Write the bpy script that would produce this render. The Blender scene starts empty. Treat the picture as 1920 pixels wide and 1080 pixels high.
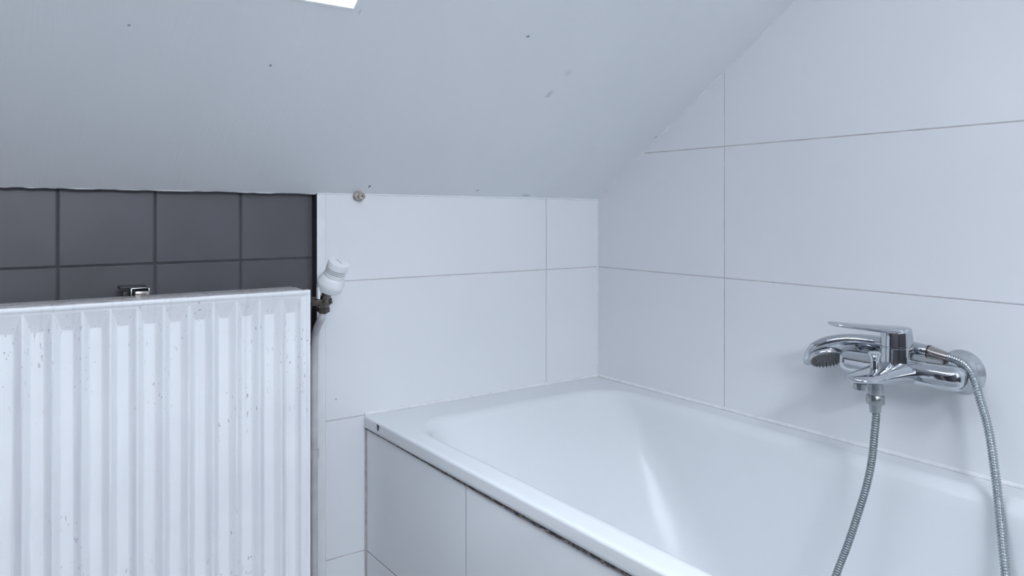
import bpy, bmesh, math, random
from mathutils import Vector, Matrix, Euler

random.seed(7)
sc = bpy.context.scene
COL = sc.collection

# ------------------------------------------------------------------ camera
cam_data = bpy.data.cameras.new('camera')
cam = bpy.data.objects.new('camera', cam_data)
COL.objects.link(cam)
cam.location = (-1.3952, -1.5651, 1.0538)
cam.rotation_euler = (math.radians(90), 0, -math.radians(35.2974))
cam_data.sensor_width = 36.0
cam_data.lens = 36.0 * 1425.14 / 1920.0
cam_data.shift_y = -(540.0 - 394.9) / 1920.0
cam_data.clip_start = 0.02
sc.camera = cam

# ------------------------------------------------------------------ sky, light, exposure
world = bpy.data.worlds.new('world')
sc.world = world
world.use_nodes = True
wn = world.node_tree
bg = wn.nodes['Background']
bg.inputs['Color'].default_value = (0.80, 0.89, 1.0, 1)
bg.inputs['Strength'].default_value = 9.5

SLOPE = 0.661
Z0 = 1.084                       # height of the slope at the back wall
TH = math.atan(SLOPE)
HX0, HX1 = -1.66, -0.899         # skylight opening
HY0, HY1 = -0.4280, -1.235
SN = Vector((0, math.sin(TH), math.cos(TH)))     # outward normal of the roof slope
ZTOP = 2.38
YTOP = -(ZTOP - Z0) / SLOPE
RISE = 0.0083                    # the slope's foot also rises a little to the left
def slope_z(y, x=0.0): return Z0 - SLOPE * y - RISE * x

portal_data = bpy.data.lights.new('skylight_portal', 'AREA')
portal_data.shape = 'RECTANGLE'
portal_data.size = HX1 - HX0
portal_data.size_y = abs(HY1 - HY0) / math.cos(TH)
portal_data.cycles.is_portal = True
portal = bpy.data.objects.new('skylight_portal', portal_data)
COL.objects.link(portal)
ymid = (HY0 + HY1) / 2
portal.location = Vector(((HX0 + HX1) / 2, ymid, slope_z(ymid))) + SN * 0.08
portal.rotation_euler = (-TH, 0, 0)      # faces down along -SN

sc.view_settings.view_transform = 'Standard'
sc.view_settings.look = 'None'
sc.view_settings.exposure = -0.19
sc.view_settings.gamma = 1.0
sc.view_settings.use_curve_mapping = False
sc.cycles.max_bounces = 14
sc.cycles.diffuse_bounces = 8
sc.cycles.glossy_bounces = 6
sc.cycles.transparent_max_bounces = 8
sc.cycles.use_denoising = True
sc.cycles.sample_clamp_indirect = 6.0

FILL_POWER = 66.0  # strength of the two added fill lamps, both out of view
WALL_FILL_POWER = 108.0
FILL_COL = (0.84, 0.91, 1.0)

# ------------------------------------------------------------------ materials
def srgb(r, g, b):
    def f(c):
        c /= 255.0
        return c / 12.92 if c <= 0.04045 else ((c + 0.055) / 1.055) ** 2.4
    return (f(r), f(g), f(b), 1.0)

def new_mat(name):
    m = bpy.data.materials.new(name)
    m.use_nodes = True
    return m, m.node_tree, m.node_tree.nodes['Principled BSDF']

def N(nt, t, **kw):
    n = nt.nodes.new(t)
    for k, v in kw.items():
        setattr(n, k, v)
    return n

def coords(nt, scale=(1, 1, 1)):
    tc = N(nt, 'ShaderNodeTexCoord')
    mp = N(nt, 'ShaderNodeMapping')
    mp.inputs['Scale'].default_value = scale
    nt.links.new(tc.outputs['Object'], mp.inputs['Vector'])
    return mp.outputs['Vector']

def noise(nt, vec, scale, detail=3.0, rough=0.5):
    n = N(nt, 'ShaderNodeTexNoise')
    n.inputs['Scale'].default_value = scale
    n.inputs['Detail'].default_value = detail
    n.inputs['Roughness'].default_value = rough
    nt.links.new(vec, n.inputs['Vector'])
    return n.outputs['Fac']

def ramp(nt, fac, a, b, ca=(0, 0, 0, 1), cb=(1, 1, 1, 1)):
    r = N(nt, 'ShaderNodeValToRGB')
    r.color_ramp.elements[0].position = a
    r.color_ramp.elements[0].color = ca
    r.color_ramp.elements[1].position = b
    r.color_ramp.elements[1].color = cb
    nt.links.new(fac, r.inputs['Fac'])
    return r.outputs['Color']

def mixc(nt, fac, a, b):
    m = N(nt, 'ShaderNodeMix', data_type='RGBA')
    if isinstance(fac, (int, float)):
        m.inputs[0].default_value = fac
    else:
        nt.links.new(fac, m.inputs[0])
    for v, i in ((a, 6), (b, 7)):
        if isinstance(v, tuple):
            m.inputs[i].default_value = v
        else:
            nt.links.new(v, m.inputs[i])
    return m.outputs[2]

def mathn(nt, op, a, b=None):
    m = N(nt, 'ShaderNodeMath', operation=op)
    for v, i in ((a, 0), (b, 1)):
        if v is None:
            continue
        if isinstance(v, (int, float)):
            m.inputs[i].default_value = v
        else:
            nt.links.new(v, m.inputs[i])
    return m.outputs[0]

def bump(nt, bsdf, height, strength, dist=0.001):
    b = N(nt, 'ShaderNodeBump')
    b.inputs['Strength'].default_value = strength
    b.inputs['Distance'].default_value = dist
    nt.links.new(height, b.inputs['Height'])
    nt.links.new(b.outputs['Normal'], bsdf.inputs['Normal'])

def plain(name, col, rough=0.5, metal=0.0, vary=0.06, nscale=30.0, bump_s=0.0, bscale=200.0, coat=0.0, spec=0.5, stretch=(1, 1, 1)):
    m, nt, b = new_mat(name)
    v = coords(nt, stretch)
    f = noise(nt, v, nscale)
    dark = tuple(c * (1 - vary) for c in col[:3]) + (1,)
    lite = tuple(min(1, c * (1 + vary)) for c in col[:3]) + (1,)
    nt.links.new(ramp(nt, f, 0.3, 0.7, dark, lite), b.inputs['Base Color'])
    b.inputs['Roughness'].default_value = rough
    b.inputs['Metallic'].default_value = metal
    b.inputs['Coat Weight'].default_value = coat
    b.inputs['Coat Roughness'].default_value = 0.08
    b.inputs['Specular IOR Level'].default_value = spec
    if bump_s:
        bump(nt, b, noise(nt, v, bscale), bump_s)
    return m

def spots(nt, base, items, colour):
    """small marks of dirt with a place of their own: (centre, radius, stretch)"""
    tc = N(nt, 'ShaderNodeTexCoord')
    nz = N(nt, 'ShaderNodeTexNoise')
    nz.inputs['Scale'].default_value = 160
    nt.links.new(tc.outputs['Object'], nz.inputs['Vector'])
    out = base
    for c, r, ax, strength in items:
        if c[2] > 1.08:
            c = (c[0], c[1], c[2] - RISE * c[0])
        sub = N(nt, 'ShaderNodeVectorMath', operation='SUBTRACT')
        nt.links.new(tc.outputs['Object'], sub.inputs[0])
        sub.inputs[1].default_value = c
        mul = N(nt, 'ShaderNodeVectorMath', operation='MULTIPLY')
        nt.links.new(sub.outputs[0], mul.inputs[0])
        mul.inputs[1].default_value = ax
        ln = N(nt, 'ShaderNodeVectorMath', operation='LENGTH')
        nt.links.new(mul.outputs[0], ln.inputs[0])
        d = mathn(nt, 'ADD', ln.outputs['Value'], mathn(nt, 'MULTIPLY', mathn(nt, 'SUBTRACT', nz.outputs['Fac'], 0.5), r * 1.6))
        mr = N(nt, 'ShaderNodeMapRange')
        mr.inputs['From Min'].default_value = r
        mr.inputs['From Max'].default_value = r * 0.4
        mr.inputs['To Max'].default_value = strength
        nt.links.new(d, mr.inputs['Value'])
        out = mixc(nt, mr.outputs[0], out, colour)
    return out

def tile_white():
    m, nt, b = new_mat('white_glazed_tile')
    v = coords(nt)
    col = ramp(nt, noise(nt, v, 1.6), 0.3, 0.7, (0.765, 0.775, 0.795, 1), (0.80, 0.81, 0.825, 1))
    nt.links.new(spots(nt, col, [((-0.755, 0, 0.645), 0.0035, (1, 1, 1), 0.5), ((-0.775, 0, 0.84), 0.003, (1, 1, 1), 0.4),
                                 ((-0.786, 0, 0.83), 0.002, (1, 1, 1), 0.3)], (0.3, 0.27, 0.27, 1)), b.inputs['Base Color'])
    b.inputs['Roughness'].default_value = 0.22
    b.inputs['Specular IOR Level'].default_value = 0.4
    bump(nt, b, noise(nt, v, 5.0, 2.0), 0.12, 0.01)
    return m

M = {}
M['tile_white'] = tile_white()
M['grout'] = plain('light_grout', (0.53, 0.49, 0.51, 1), 0.8, vary=0.2, nscale=20)
M['tile_dark'] = plain('charcoal_glazed_tile', (0.086, 0.081, 0.091, 1), 0.38, vary=0.08, nscale=9, bump_s=0.25, bscale=60)
M['grout_dark'] = plain('dark_grout', (0.060, 0.058, 0.068, 1), 0.85, vary=0.2)
M['step_dark'] = plain('dark_step', (0.030, 0.030, 0.038, 1), 0.7, vary=0.3)
M['edging'] = plain('white_edging', (0.76, 0.76, 0.78, 1), 0.3, vary=0.03)
M['caulk'] = plain('white_caulk', (0.80, 0.80, 0.81, 1), 0.35, vary=0.06, nscale=60, bump_s=0.1, bscale=90)
M['caulk_old'] = plain('old_beige_caulk', (0.40, 0.38, 0.38, 1), 0.5, vary=0.25, nscale=35)
M['enamel'] = plain('white_enamel', (0.73, 0.745, 0.76, 1), 0.20, vary=0.012, nscale=3, coat=0.12, spec=0.4)
M['grout_panel'] = plain('grey_grout', (0.20, 0.19, 0.20, 1), 0.8, vary=0.3, nscale=30)
M['chip'] = plain('bare_chip', (0.006, 0.006, 0.012, 1), 0.6)
M['chrome'] = plain('chrome', (0.56, 0.58, 0.61, 1), 0.045, metal=1.0, vary=0.02, nscale=60)
M['chrome_matt'] = plain('limescaled_chrome', (0.40, 0.43, 0.44, 1), 0.22, metal=1.0, vary=0.12, nscale=120, bump_s=0.3, bscale=700)
M['nickel'] = plain('satin_nickel', (0.46, 0.42, 0.40, 1), 0.18, metal=1.0, vary=0.1, nscale=90)
M['brass'] = plain('tarnished_nickel', (0.17, 0.15, 0.13, 1), 0.24, metal=1.0, vary=0.35, nscale=120)
M['black'] = plain('black_rubber', (0.018, 0.018, 0.02, 1), 0.5, vary=0.2)
M['spray'] = plain('grey_spray_plate', (0.10, 0.105, 0.105, 1), 0.4, vary=0.3, nscale=300)
M['hose'] = plain('ribbed_steel_hose', (0.42, 0.45, 0.47, 1), 0.22, metal=1.0, vary=0.15, nscale=150)
M['hose_grey'] = plain('limescaled_ribbed_hose', (0.25, 0.28, 0.29, 1), 0.42, metal=0.85, vary=0.12, nscale=150)
M['plastic'] = plain('white_plastic', (0.78, 0.79, 0.80, 1), 0.35, vary=0.02)
M['plastic_slot'] = plain('grey_slot', (0.10, 0.10, 0.11, 1), 0.6)
M['mark'] = plain('grey_mark', (0.42, 0.43, 0.46, 1), 0.5)
M['pipe'] = plain('painted_pipe', (0.52, 0.50, 0.51, 1), 0.5, vary=0.12, nscale=25)
M['frame'] = plain('white_lacquered_frame', (0.82, 0.83, 0.84, 1), 0.3, vary=0.02)
M['reveal'] = plain('white_reveal_paint', (0.86, 0.87, 0.88, 1), 0.6, vary=0.02)
M['wall_paint'] = plain('off_white_paint', (0.72, 0.73, 0.75, 1), 0.7, vary=0.03, nscale=4)
M['added_lamp_metal'] = plain('white_added_lamp_metal', (0.75, 0.75, 0.76, 1), 0.4)

def mat_ceiling():
    m, nt, b = new_mat('painted_slope')
    v = coords(nt)
    col = ramp(nt, noise(nt, v, 2.2), 0.3, 0.7, (0.775, 0.795, 0.815, 1), (0.815, 0.83, 0.85, 1))
    S = [((-0.5588, -0.4348, 1.3714), 0.0045, (1.0, 1.0, 0.8), 0.7),
         ((-0.9942, -0.3058, 1.2862), 0.0028, (1, 1, 1), 0.8),
         ((-1.2118, -0.3458, 1.3126), 0.0028, (1, 1, 1), 0.6),
         ((-0.4156, -0.3161, 1.2929), 0.012, (1.6, 0.9, 0.9), 0.30),
         ((-0.4112, -0.3718, 1.3297), 0.012, (1.4, 0.9, 0.9), 0.13),
         ((-0.6873, -0.0249, 1.1005), 0.005, (1.6, 0.8, 0.8), 1.0),
         ((-0.4053, -0.0222, 1.0987), 0.005, (1.2, 0.7, 0.7), 0.45),
         ((-0.250, -0.010, 1.0906), 0.006, (0.35, 1.4, 1.4), 0.4),
         ((-0.0123, -0.2308, 1.2365), 0.004, (1, 0.6, 0.6), 0.5),
         ((-0.889, -0.426, 1.366), 0.004, (1.5, 0.45, 0.45), 0.22)]
    col = spots(nt, col, S, (0.09, 0.085, 0.09, 1))
    nt.links.new(col, b.inputs['Base Color'])
    b.inputs['Roughness'].default_value = 0.55
    st = coords(nt, (55, 3, 3))
    h = mathn(nt, 'ADD', noise(nt, st, 3.0, 3), mathn(nt, 'MULTIPLY', noise(nt, v, 7, 2), 4.0))
    bump(nt, b, h, 0.25, 0.0012)
    return m
M['ceiling'] = mat_ceiling()

def mat_radiator(name, chips=0.66, grime=0.0):
    m, nt, b = new_mat(name)
    v = coords(nt)
    vs = coords(nt, (1.0, 1.0, 0.35))
    base = ramp(nt, noise(nt, v, 6.0), 0.35, 0.65, (0.79, 0.80, 0.825, 1), (0.84, 0.85, 0.87, 1))
    # faint vertical streaks of old paint
    base = mixc(nt, ramp(nt, noise(nt, coords(nt, (40, 1, 0.5)), 3.0), 0.55, 0.8), base, (0.70, 0.71, 0.735, 1))
    clus = ramp(nt, noise(nt, coords(nt, (1, 1, 0.5)), 9.0, 1), 0.50, 0.64)
    chip = ramp(nt, noise(nt, vs, 210.0, 2, 0.6), chips, chips + 0.035)
    f = mathn(nt, 'MULTIPLY', clus, chip)
    col = mixc(nt, mathn(nt, 'MULTIPLY', f, 0.7), base, (0.16, 0.14, 0.15, 1))
    if grime:
        g = ramp(nt, noise(nt, v, 45.0, 5, 0.7), 0.30, 0.75, (0.30, 0.30, 0.30, 1))
        col = mixc(nt, mathn(nt, 'MULTIPLY', g, grime), col, (0.26, 0.21, 0.19, 1))
    nt.links.new(spots(nt, col, [((-1.1669, -0.13, 0.8740), 0.0030, (1, 0.1, 0.8), 1.0), ((-1.1660, -0.13, 0.8680), 0.0026, (0.8, 0.1, 1), 1.0),
                                 ((-1.1669, -0.13, 0.8840), 0.0014, (1, 0.1, 1), 0.9),
                                 ((-1.012, -0.13, 0.604), 0.0026, (1, 0.1, 1), 0.9), ((-1.33, -0.13, 0.70), 0.002, (1, 0.1, 1), 0.8)],
                       (0.015, 0.015, 0.02, 1)), b.inputs['Base Color'])
    b.inputs['Roughness'].default_value = 0.42
    bump(nt, b, noise(nt, v, 120.0, 3), 0.10, 0.001)
    return m
M['radiator'] = mat_radiator('chipped_radiator_enamel')
M['radiator_top'] = mat_radiator('grimy_radiator_enamel', 0.56, 0.9)

def mat_mould():
    m, nt, b = new_mat('mouldy_silicone')
    v = coords(nt, (1, 0.30, 1))
    f = noise(nt, v, 330.0, 4, 0.7)
    col = ramp(nt, f, 0.46, 0.66, (0.012, 0.012, 0.012, 1), (0.30, 0.25, 0.21, 1))
    nt.links.new(col, b.inputs['Base Color'])
    b.inputs['Roughness'].default_value = 0.6
    return m
M['mould'] = mat_mould()

def mat_floor():
    m, nt, b = new_mat('grey_floor_tile')
    tc = N(nt, 'ShaderNodeTexCoord')
    br = N(nt, 'ShaderNodeTexBrick')
    br.offset = 0.0
    br.inputs['Scale'].default_value = 1.0
    br.inputs['Brick Width'].default_value = 0.3
    br.inputs['Row Height'].default_value = 0.3
    br.inputs['Mortar Size'].default_value = 0.003
    br.inputs['Color1'].default_value = (0.30, 0.30, 0.31, 1)
    br.inputs['Color2'].default_value = (0.34, 0.34, 0.35, 1)
    br.inputs['Mortar'].default_value = (0.25, 0.25, 0.26, 1)
    nt.links.new(tc.outputs['Object'], br.inputs['Vector'])
    nt.links.new(br.outputs['Color'], b.inputs['Base Color'])
    b.inputs['Roughness'].default_value = 0.4
    return m
M['floor'] = mat_floor()

def mat_glass():
    m = bpy.data.materials.new('window_glass')
    m.use_nodes = True
    nt = m.node_tree
    nt.nodes.clear()
    out = N(nt, 'ShaderNodeOutputMaterial')
    tr = N(nt, 'ShaderNodeBsdfTransparent')
    gl = N(nt, 'ShaderNodeBsdfGlossy')
    gl.inputs['Roughness'].default_value = 0.01
    lw = N(nt, 'ShaderNodeLayerWeight')
    fac = mathn(nt, 'ADD', mathn(nt, 'MULTIPLY', mathn(nt, 'POWER', lw.outputs['Facing'], 5.0), 0.9), 0.04)
    mx = N(nt, 'ShaderNodeMixShader')
    nt.links.new(fac, mx.inputs[0])
    nt.links.new(tr.outputs[0], mx.inputs[1])
    nt.links.new(gl.outputs[0], mx.inputs[2])
    nt.links.new(mx.outputs[0], out.inputs[0])
    return m
M['glass'] = mat_glass()

def mat_emit():
    m, nt, b = new_mat('added_lamp_glow')
    b.inputs['Base Color'].default_value = (0.9, 0.9, 0.9, 1)
    b.inputs['Emission Color'].default_value = FILL_COL + (1,)
    b.inputs['Emission Strength'].default_value = 0.0
    return m, b
M['lamp'], FILL_BSDF = mat_emit()
M['added_wall_lamp'], WALL_FILL_BSDF = mat_emit()
WALL_FILL_BSDF.inputs['Emission Strength'].default_value = WALL_FILL_POWER

# ------------------------------------------------------------------ builders
WLOC = {}
def link(name, bm, mat, parent=None, smooth=True, angle=40):
    """link a bmesh (in world coordinates) as ONE mesh object"""
    off = WLOC.get(parent.name, Vector()) if parent else Vector()
    bmesh.ops.recalc_face_normals(bm, faces=bm.faces[:])
    if off.length:
        bmesh.ops.translate(bm, verts=bm.verts[:], vec=-off)
    me = bpy.data.meshes.new(name)
    bm.to_mesh(me)
    bm.free()
    if smooth:
        me.shade_smooth()
        me.set_sharp_from_angle(angle=math.radians(angle))
    me.materials.append(M[mat])
    o = bpy.data.objects.new(name, me)
    COL.objects.link(o)
    if parent:
        o.parent = parent
    WLOC[o.name] = off
    return o

def empty(name, loc):
    o = bpy.data.objects.new(name, None)
    o.location = loc
    o.empty_display_size = 0.05
    COL.objects.link(o)
    WLOC[o.name] = Vector(loc)
    return o

def tag(o, label, cat, group=None):
    o['label'] = label
    o['category'] = cat
    if group:
        o['group'] = group
    return o

def struct(o, label=None):
    o['kind'] = 'structure'
    if label:
        o['label'] = label
    return o

def box(bm, a, b, bevel=0.0, seg=2):
    t = bmesh.new()
    r = bmesh.ops.create_cube(t, size=1.0)
    s = [abs(b[i] - a[i]) for i in range(3)]
    c = [(b[i] + a[i]) / 2 for i in range(3)]
    bmesh.ops.scale(t, verts=t.verts[:], vec=s)
    bmesh.ops.translate(t, verts=t.verts[:], vec=c)
    if bevel:
        bmesh.ops.bevel(t, geom=t.edges[:], offset=bevel, segments=seg, profile=0.5, affect='EDGES')
    join(bm, t)

def join(bm, t):
    me = bpy.data.meshes.new('tmp')
    t.to_mesh(me)
    t.free()
    bm.from_mesh(me)
    bpy.data.meshes.remove(me)

def lathe(bm, origin, axis, prof, seg=48, sx=1.0, close=True):
    """prof: list of (height along axis, radius)"""
    axis = Vector(axis).normalized()
    up = Vector((0, 0, 1)) if abs(axis.z) < 0.9 else Vector((1, 0, 0))
    X = axis.cross(up).normalized()
    Y = axis.cross(X).normalized()
    O = Vector(origin)
    rings = []
    for h, r in prof:
        if r < 1e-6:
            rings.append([bm.verts.new(O + axis * h)])
        else:
            rings.append([bm.verts.new(O + axis * h + X * (r * sx * math.cos(2 * math.pi * k / seg)) + Y * (r * math.sin(2 * math.pi * k / seg))) for k in range(seg)])
    skin(bm, rings, close)

def skin(bm, rings, caps=True):
    for A, B in zip(rings, rings[1:]):
        if len(A) == 1 and len(B) == 1:
            continue
        n = max(len(A), len(B))
        for k in range(n):
            k2 = (k + 1) % n
            if len(A) == 1:
                bm.faces.new((A[0], B[k], B[k2]))
            elif len(B) == 1:
                bm.faces.new((A[k], B[0], A[k2]))
            else:
                bm.faces.new((A[k], B[k], B[k2], A[k2]))
    if caps:
        if len(rings[0]) > 2:
            bm.faces.new(rings[0])
        if len(rings[-1]) > 2:
            bm.faces.new(rings[-1][::-1])

def catmull(pts, n):
    P = [Vector(p) for p in pts]
    P = [P[0] * 2 - P[1]] + P + [P[-1] * 2 - P[-2]]
    out = []
    for i in range(1, len(P) - 2):
        for k in range(n):
            t = k / n
            a, b, c, d = P[i - 1], P[i], P[i + 1], P[i + 2]
            out.append(0.5 * ((2 * b) + (c - a) * t + (2 * a - 5 * b + 4 * c - d) * t * t + (3 * b - a - 3 * c + d) * t ** 3))
    out.append(P[-2])
    return out

def resample(pts, step):
    L = [0.0]
    for a, b in zip(pts, pts[1:]):
        L.append(L[-1] + (b - a).length)
    n = max(2, int(L[-1] / step))
    out = []
    j = 0
    for i in range(n + 1):
        s = L[-1] * i / n
        while j < len(L) - 2 and L[j + 1] < s:
            j += 1
        t = (s - L[j]) / max(1e-9, L[j + 1] - L[j])
        out.append(pts[j].lerp(pts[j + 1], t))
    return out, L[-1]

def sweep(bm, pts, rad, seg=16, caps=True):
    """tube along points; rad: number or list"""
    n = len(pts)
    T = [(pts[min(i + 1, n - 1)] - pts[max(i - 1, 0)]).normalized() for i in range(n)]
    ref = Vector((0, 0, 1)) if abs(T[0].z) < 0.9 else Vector((1, 0, 0))
    X = T[0].cross(ref).normalized()
    rings = []
    for i in range(n):
        X = (X - T[i] * X.dot(T[i])).normalized()
        Y = T[i].cross(X)
        r = rad[i] if isinstance(rad, (list, tuple)) else rad
        rings.append([bm.verts.new(pts[i] + X * r * math.cos(2 * math.pi * k / seg) + Y * r * math.sin(2 * math.pi * k / seg)) for k in range(seg)])
    skin(bm, rings, caps)

def clip(poly, n, d):
    """keep the side n.p <= d of a convex 2-D polygon"""
    out = []
    for i in range(len(poly)):
        a, b = poly[i], poly[(i + 1) % len(poly)]
        fa = n[0] * a[0] + n[1] * a[1] - d
        fb = n[0] * b[0] + n[1] * b[1] - d
        if fa <= 0:
            out.append(a)
        if (fa < 0 < fb) or (fb < 0 < fa):
            t = fa / (fa - fb)
            out.append((a[0] + (b[0] - a[0]) * t, a[1] + (b[1] - a[1]) * t))
    return out

def inset(poly, e):
    out = poly[:]
    cx = sum(p[0] for p in poly) / len(poly)
    cy = sum(p[1] for p in poly) / len(poly)
    for i in range(len(poly)):
        a, b = poly[i], poly[(i + 1) % len(poly)]
        n = (b[1] - a[1], a[0] - b[0])
        l = math.hypot(*n)
        if l < 1e-7:
            continue
        n = (n[0] / l, n[1] / l)
        d = n[0] * a[0] + n[1] * a[1]
        if n[0] * cx + n[1] * cy > d:
            n = (-n[0], -n[1])
            d = -d
        out = clip(out, n, d - e)
        if len(out) < 3:
            return []
    return out

def tile(bm, poly, O, U, V, Nn, depth, bev):
    """a slab with a chamfered face; the face lies in the plane through O, the body goes back along -Nn"""
    inner = inset(poly, bev)
    if len(inner) < 3:
        return
    P = lambda p, h: O + U * p[0] + V * p[1] + Nn * h
    # match rings of unequal length by building separate bands
    if len(inner) == len(poly):
        r = [[bm.verts.new(P(p, -depth)) for p in poly], [bm.verts.new(P(p, -bev * 0.6)) for p in poly], [bm.verts.new(P(p, 0)) for p in inner]]
        # align inner to outer
        j = min(range(len(inner)), key=lambda k: (inner[k][0] - poly[0][0]) ** 2 + (inner[k][1] - poly[0][1]) ** 2)
        r[2] = r[2][j:] + r[2][:j]
        skin(bm, r, True)
    else:
        r = [[bm.verts.new(P(p, -depth)) for p in poly], [bm.verts.new(P(p, 0)) for p in poly]]
        skin(bm, r, True)

def tile_field(bm, us, vs, O, U, V, Nn, gap, depth, bev, cuts=()):
    for u0, u1 in zip(us, us[1:]):
        for v0, v1 in zip(vs, vs[1:]):
            poly = [(u0 + gap / 2, v0 + gap / 2), (u1 - gap / 2, v0 + gap / 2), (u1 - gap / 2, v1 - gap / 2), (u0 + gap / 2, v1 - gap / 2)]
            for n, d in cuts:
                poly = clip(poly, n, d)
                if len(poly) < 3:
                    break
            if len(poly) >= 3:
                tile(bm, poly, O, U, V, Nn, depth, bev)

# ------------------------------------------------------------------ room shell
XL, YF = -2.35, -2.75
EX, EY, EZ = Vector((1, 0, 0)), Vector((0, 1, 0)), Vector((0, 0, 1))

# back wall: white field (right) stands 23 mm proud of the charcoal field (left)
XE = -0.797
bm = bmesh.new()
box(bm, (XE, 0.0007, 0.0), (0.10, 0.15, 1.20))
wall_back = struct(link('wall_back', bm, 'grout', smooth=False), 'low back wall under the sloped ceiling, white tiles right, charcoal tiles left')
bm = bmesh.new()
tile_field(bm, [-0.7792, -0.1775, 0.0], [0.0, 0.3, 0.6, 0.9, 1.1000], Vector(), EX, EZ, -EY, 0.0024, 0.004, 0.0007)
link('white_wall_tiles', bm, 'tile_white', wall_back, smooth=False)
bm = bmesh.new()
box(bm, (XE, 0.0, 0.0), (-0.7781, 0.02, 1.0895), 0.0006)
link('tile_edging', bm, 'edging', wall_back)['label'] = 'white edging strip where the white tiles end'
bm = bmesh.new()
box(bm, (XE - 0.0012, 0.0012, 0.0), (XE + 0.001, 0.028, 1.098))  # thin dark strip covering the side face of the step
link('dark_step_strip', bm, 'step_dark', wall_back, smooth=False)['label'] = 'dark strip at the step between the fields'
bm = bmesh.new()
box(bm, (XL, 0.0255, 0.0), (XE, 0.15, 1.25))
link('dark_grout_bed', bm, 'grout_dark', wall_back, smooth=False)
bm = bmesh.new()
us = [XE] + [-0.9505 - 0.1610 * k for k in range(9)]
us = sorted(us)
vs = [0.9515 - 0.1575 * k for k in range(6, -1, -1)] + [1.1085]
tile_field(bm, us, vs, Vector((0, 0.023, 0)), EX, EZ, -EY, 0.0030, 0.006, 0.0022,
           cuts=[((0, 1), 1.1045)])
link('charcoal_wall_tiles', bm, 'tile_dark', wall_back, smooth=False)

# right wall with the slope cut into its tiles
A1 = 0.4311
bm = bmesh.new()
pts = [(0, 0), (2.85, 0), (2.85, 2.6), (0, 2.6)]
P = lambda p, x: Vector((x, 0.10 - p[0], p[1]))
r = [[bm.verts.new(P(p, 0.15)) for p in pts], [bm.verts.new(P(p, 0.0007)) for p in pts]]
skin(bm, r, True)
wall_right = struct(link('wall_right', bm, 'grout', smooth=False), 'right wall of large white tiles, its top cut by the slope')
bm = bmesh.new()
us = [0.0, A1, A1 + 0.612, A1 + 1.224, A1 + 1.836, -YF]
vs = [0.3 * k for k in range(9)]
# u runs towards the room's front (-y); keep below the slope: z <= Z0 + SLOPE*u
tile_field(bm, us, vs, Vector(), -EY, EZ, -EX, 0.0024, 0.004, 0.0007, cuts=[((-SLOPE, 1), Z0 + 0.004), ((0, 1), ZTOP)])
link('white_wall_tiles', bm, 'tile_white', wall_right, smooth=False)

bm = bmesh.new()
box(bm, (XL - 0.1, YF, 0), (XL, 0.15, 2.6))
wl = struct(link('wall_left', bm, 'wall_paint', smooth=False), 'left wall of charcoal tiles')
bm = bmesh.new()
box(bm, (XL, YF, 0), (XL + 0.002, 0.0, 2.36))
link('dark_grout_bed', bm, 'grout_dark', wl, smooth=False)
bm = bmesh.new()
tile_field(bm, [0.159 * k for k in range(18)], [0.1575 * k for k in range(16)], Vector((XL + 0.004, 0, 0)), -EY, EZ, EX, 0.003, 0.006, 0.0022)
link('charcoal_wall_tiles', bm, 'tile_dark', wl, smooth=False)
bm = bmesh.new()
box(bm, (XL - 0.1, YF - 0.1, 0), (0.1, YF, 2.6))
wf = struct(link('wall_front', bm, 'wall_paint', smooth=False), 'front wall, charcoal tiles below white paint')
bm = bmesh.new()
box(bm, (XL, YF, 0), (0, YF + 0.002, 1.104))
link('dark_grout_bed', bm, 'grout_dark', wf, smooth=False)
bm = bmesh.new()
tile_field(bm, [XL + 0.0 + 0.159 * k for k in range(15)], [0.1575 * k for k in range(8)], Vector((0, YF + 0.004, 0)), EX, EZ, EY, 0.003, 0.006, 0.0022)
link('charcoal_wall_tiles', bm, 'tile_dark', wf, smooth=False)
bm = bmesh.new()
box(bm, (XL - 0.1, YF - 0.1, -0.1), (0.1, 0.15, 0.0))
struct(link('floor', bm, 'floor', smooth=False))

# ceiling: sloped slab with a hole for the roof window, then a flat part
bm = bmesh.new()
def sp(x, y, h):
    return Vector((x, y, slope_z(y, x))) + SN * h
xs = [XL - 0.05, HX0, HX1, 0.05]
ys = [0.0, HY0, HY1, YTOP]
T = 0.05
for h in (0.0, T):
    g = [[bm.verts.new(sp(x, y, h)) for x in xs] for y in ys]
    for i in range(3):
        for j in range(3):
            if i == 1 and j == 1:
                continue
            bm.faces.new((g[i][j], g[i][j + 1], g[i + 1][j + 1], g[i + 1][j]))
    if h == 0.0:
        g0 = g
    else:
        g1 = g
ringi = [(1, 1), (1, 2), (2, 2), (2, 1)]
for (a, b), (c, d) in zip(ringi, ringi[1:] + ringi[:1]):
    bm.faces.new((g0[a][b], g0[c][d], g1[c][d], g1[a][b]))
for j in range(3):
    bm.faces.new((g0[0][j], g0[0][j + 1], g1[0][j + 1], g1[0][j]))
    bm.faces.new((g0[3][j], g0[3][j + 1], g1[3][j + 1], g1[3][j]))
for i in range(3):
    bm.faces.new((g0[i][0], g0[i + 1][0], g1[i + 1][0], g1[i][0]))
    bm.faces.new((g0[i][3], g0[i + 1][3], g1[i + 1][3], g1[i][3]))
ceiling = struct(link('ceiling', bm, 'ceiling', smooth=False), 'pale painted sloped ceiling with small dark specks')
bm = bmesh.new()
box(bm, (XL - 0.1, YF - 0.1, ZTOP), (0.1, YTOP + 0.004, ZTOP + 0.2))
link('flat_ceiling', bm, 'wall_paint', ceiling, smooth=False)

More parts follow.
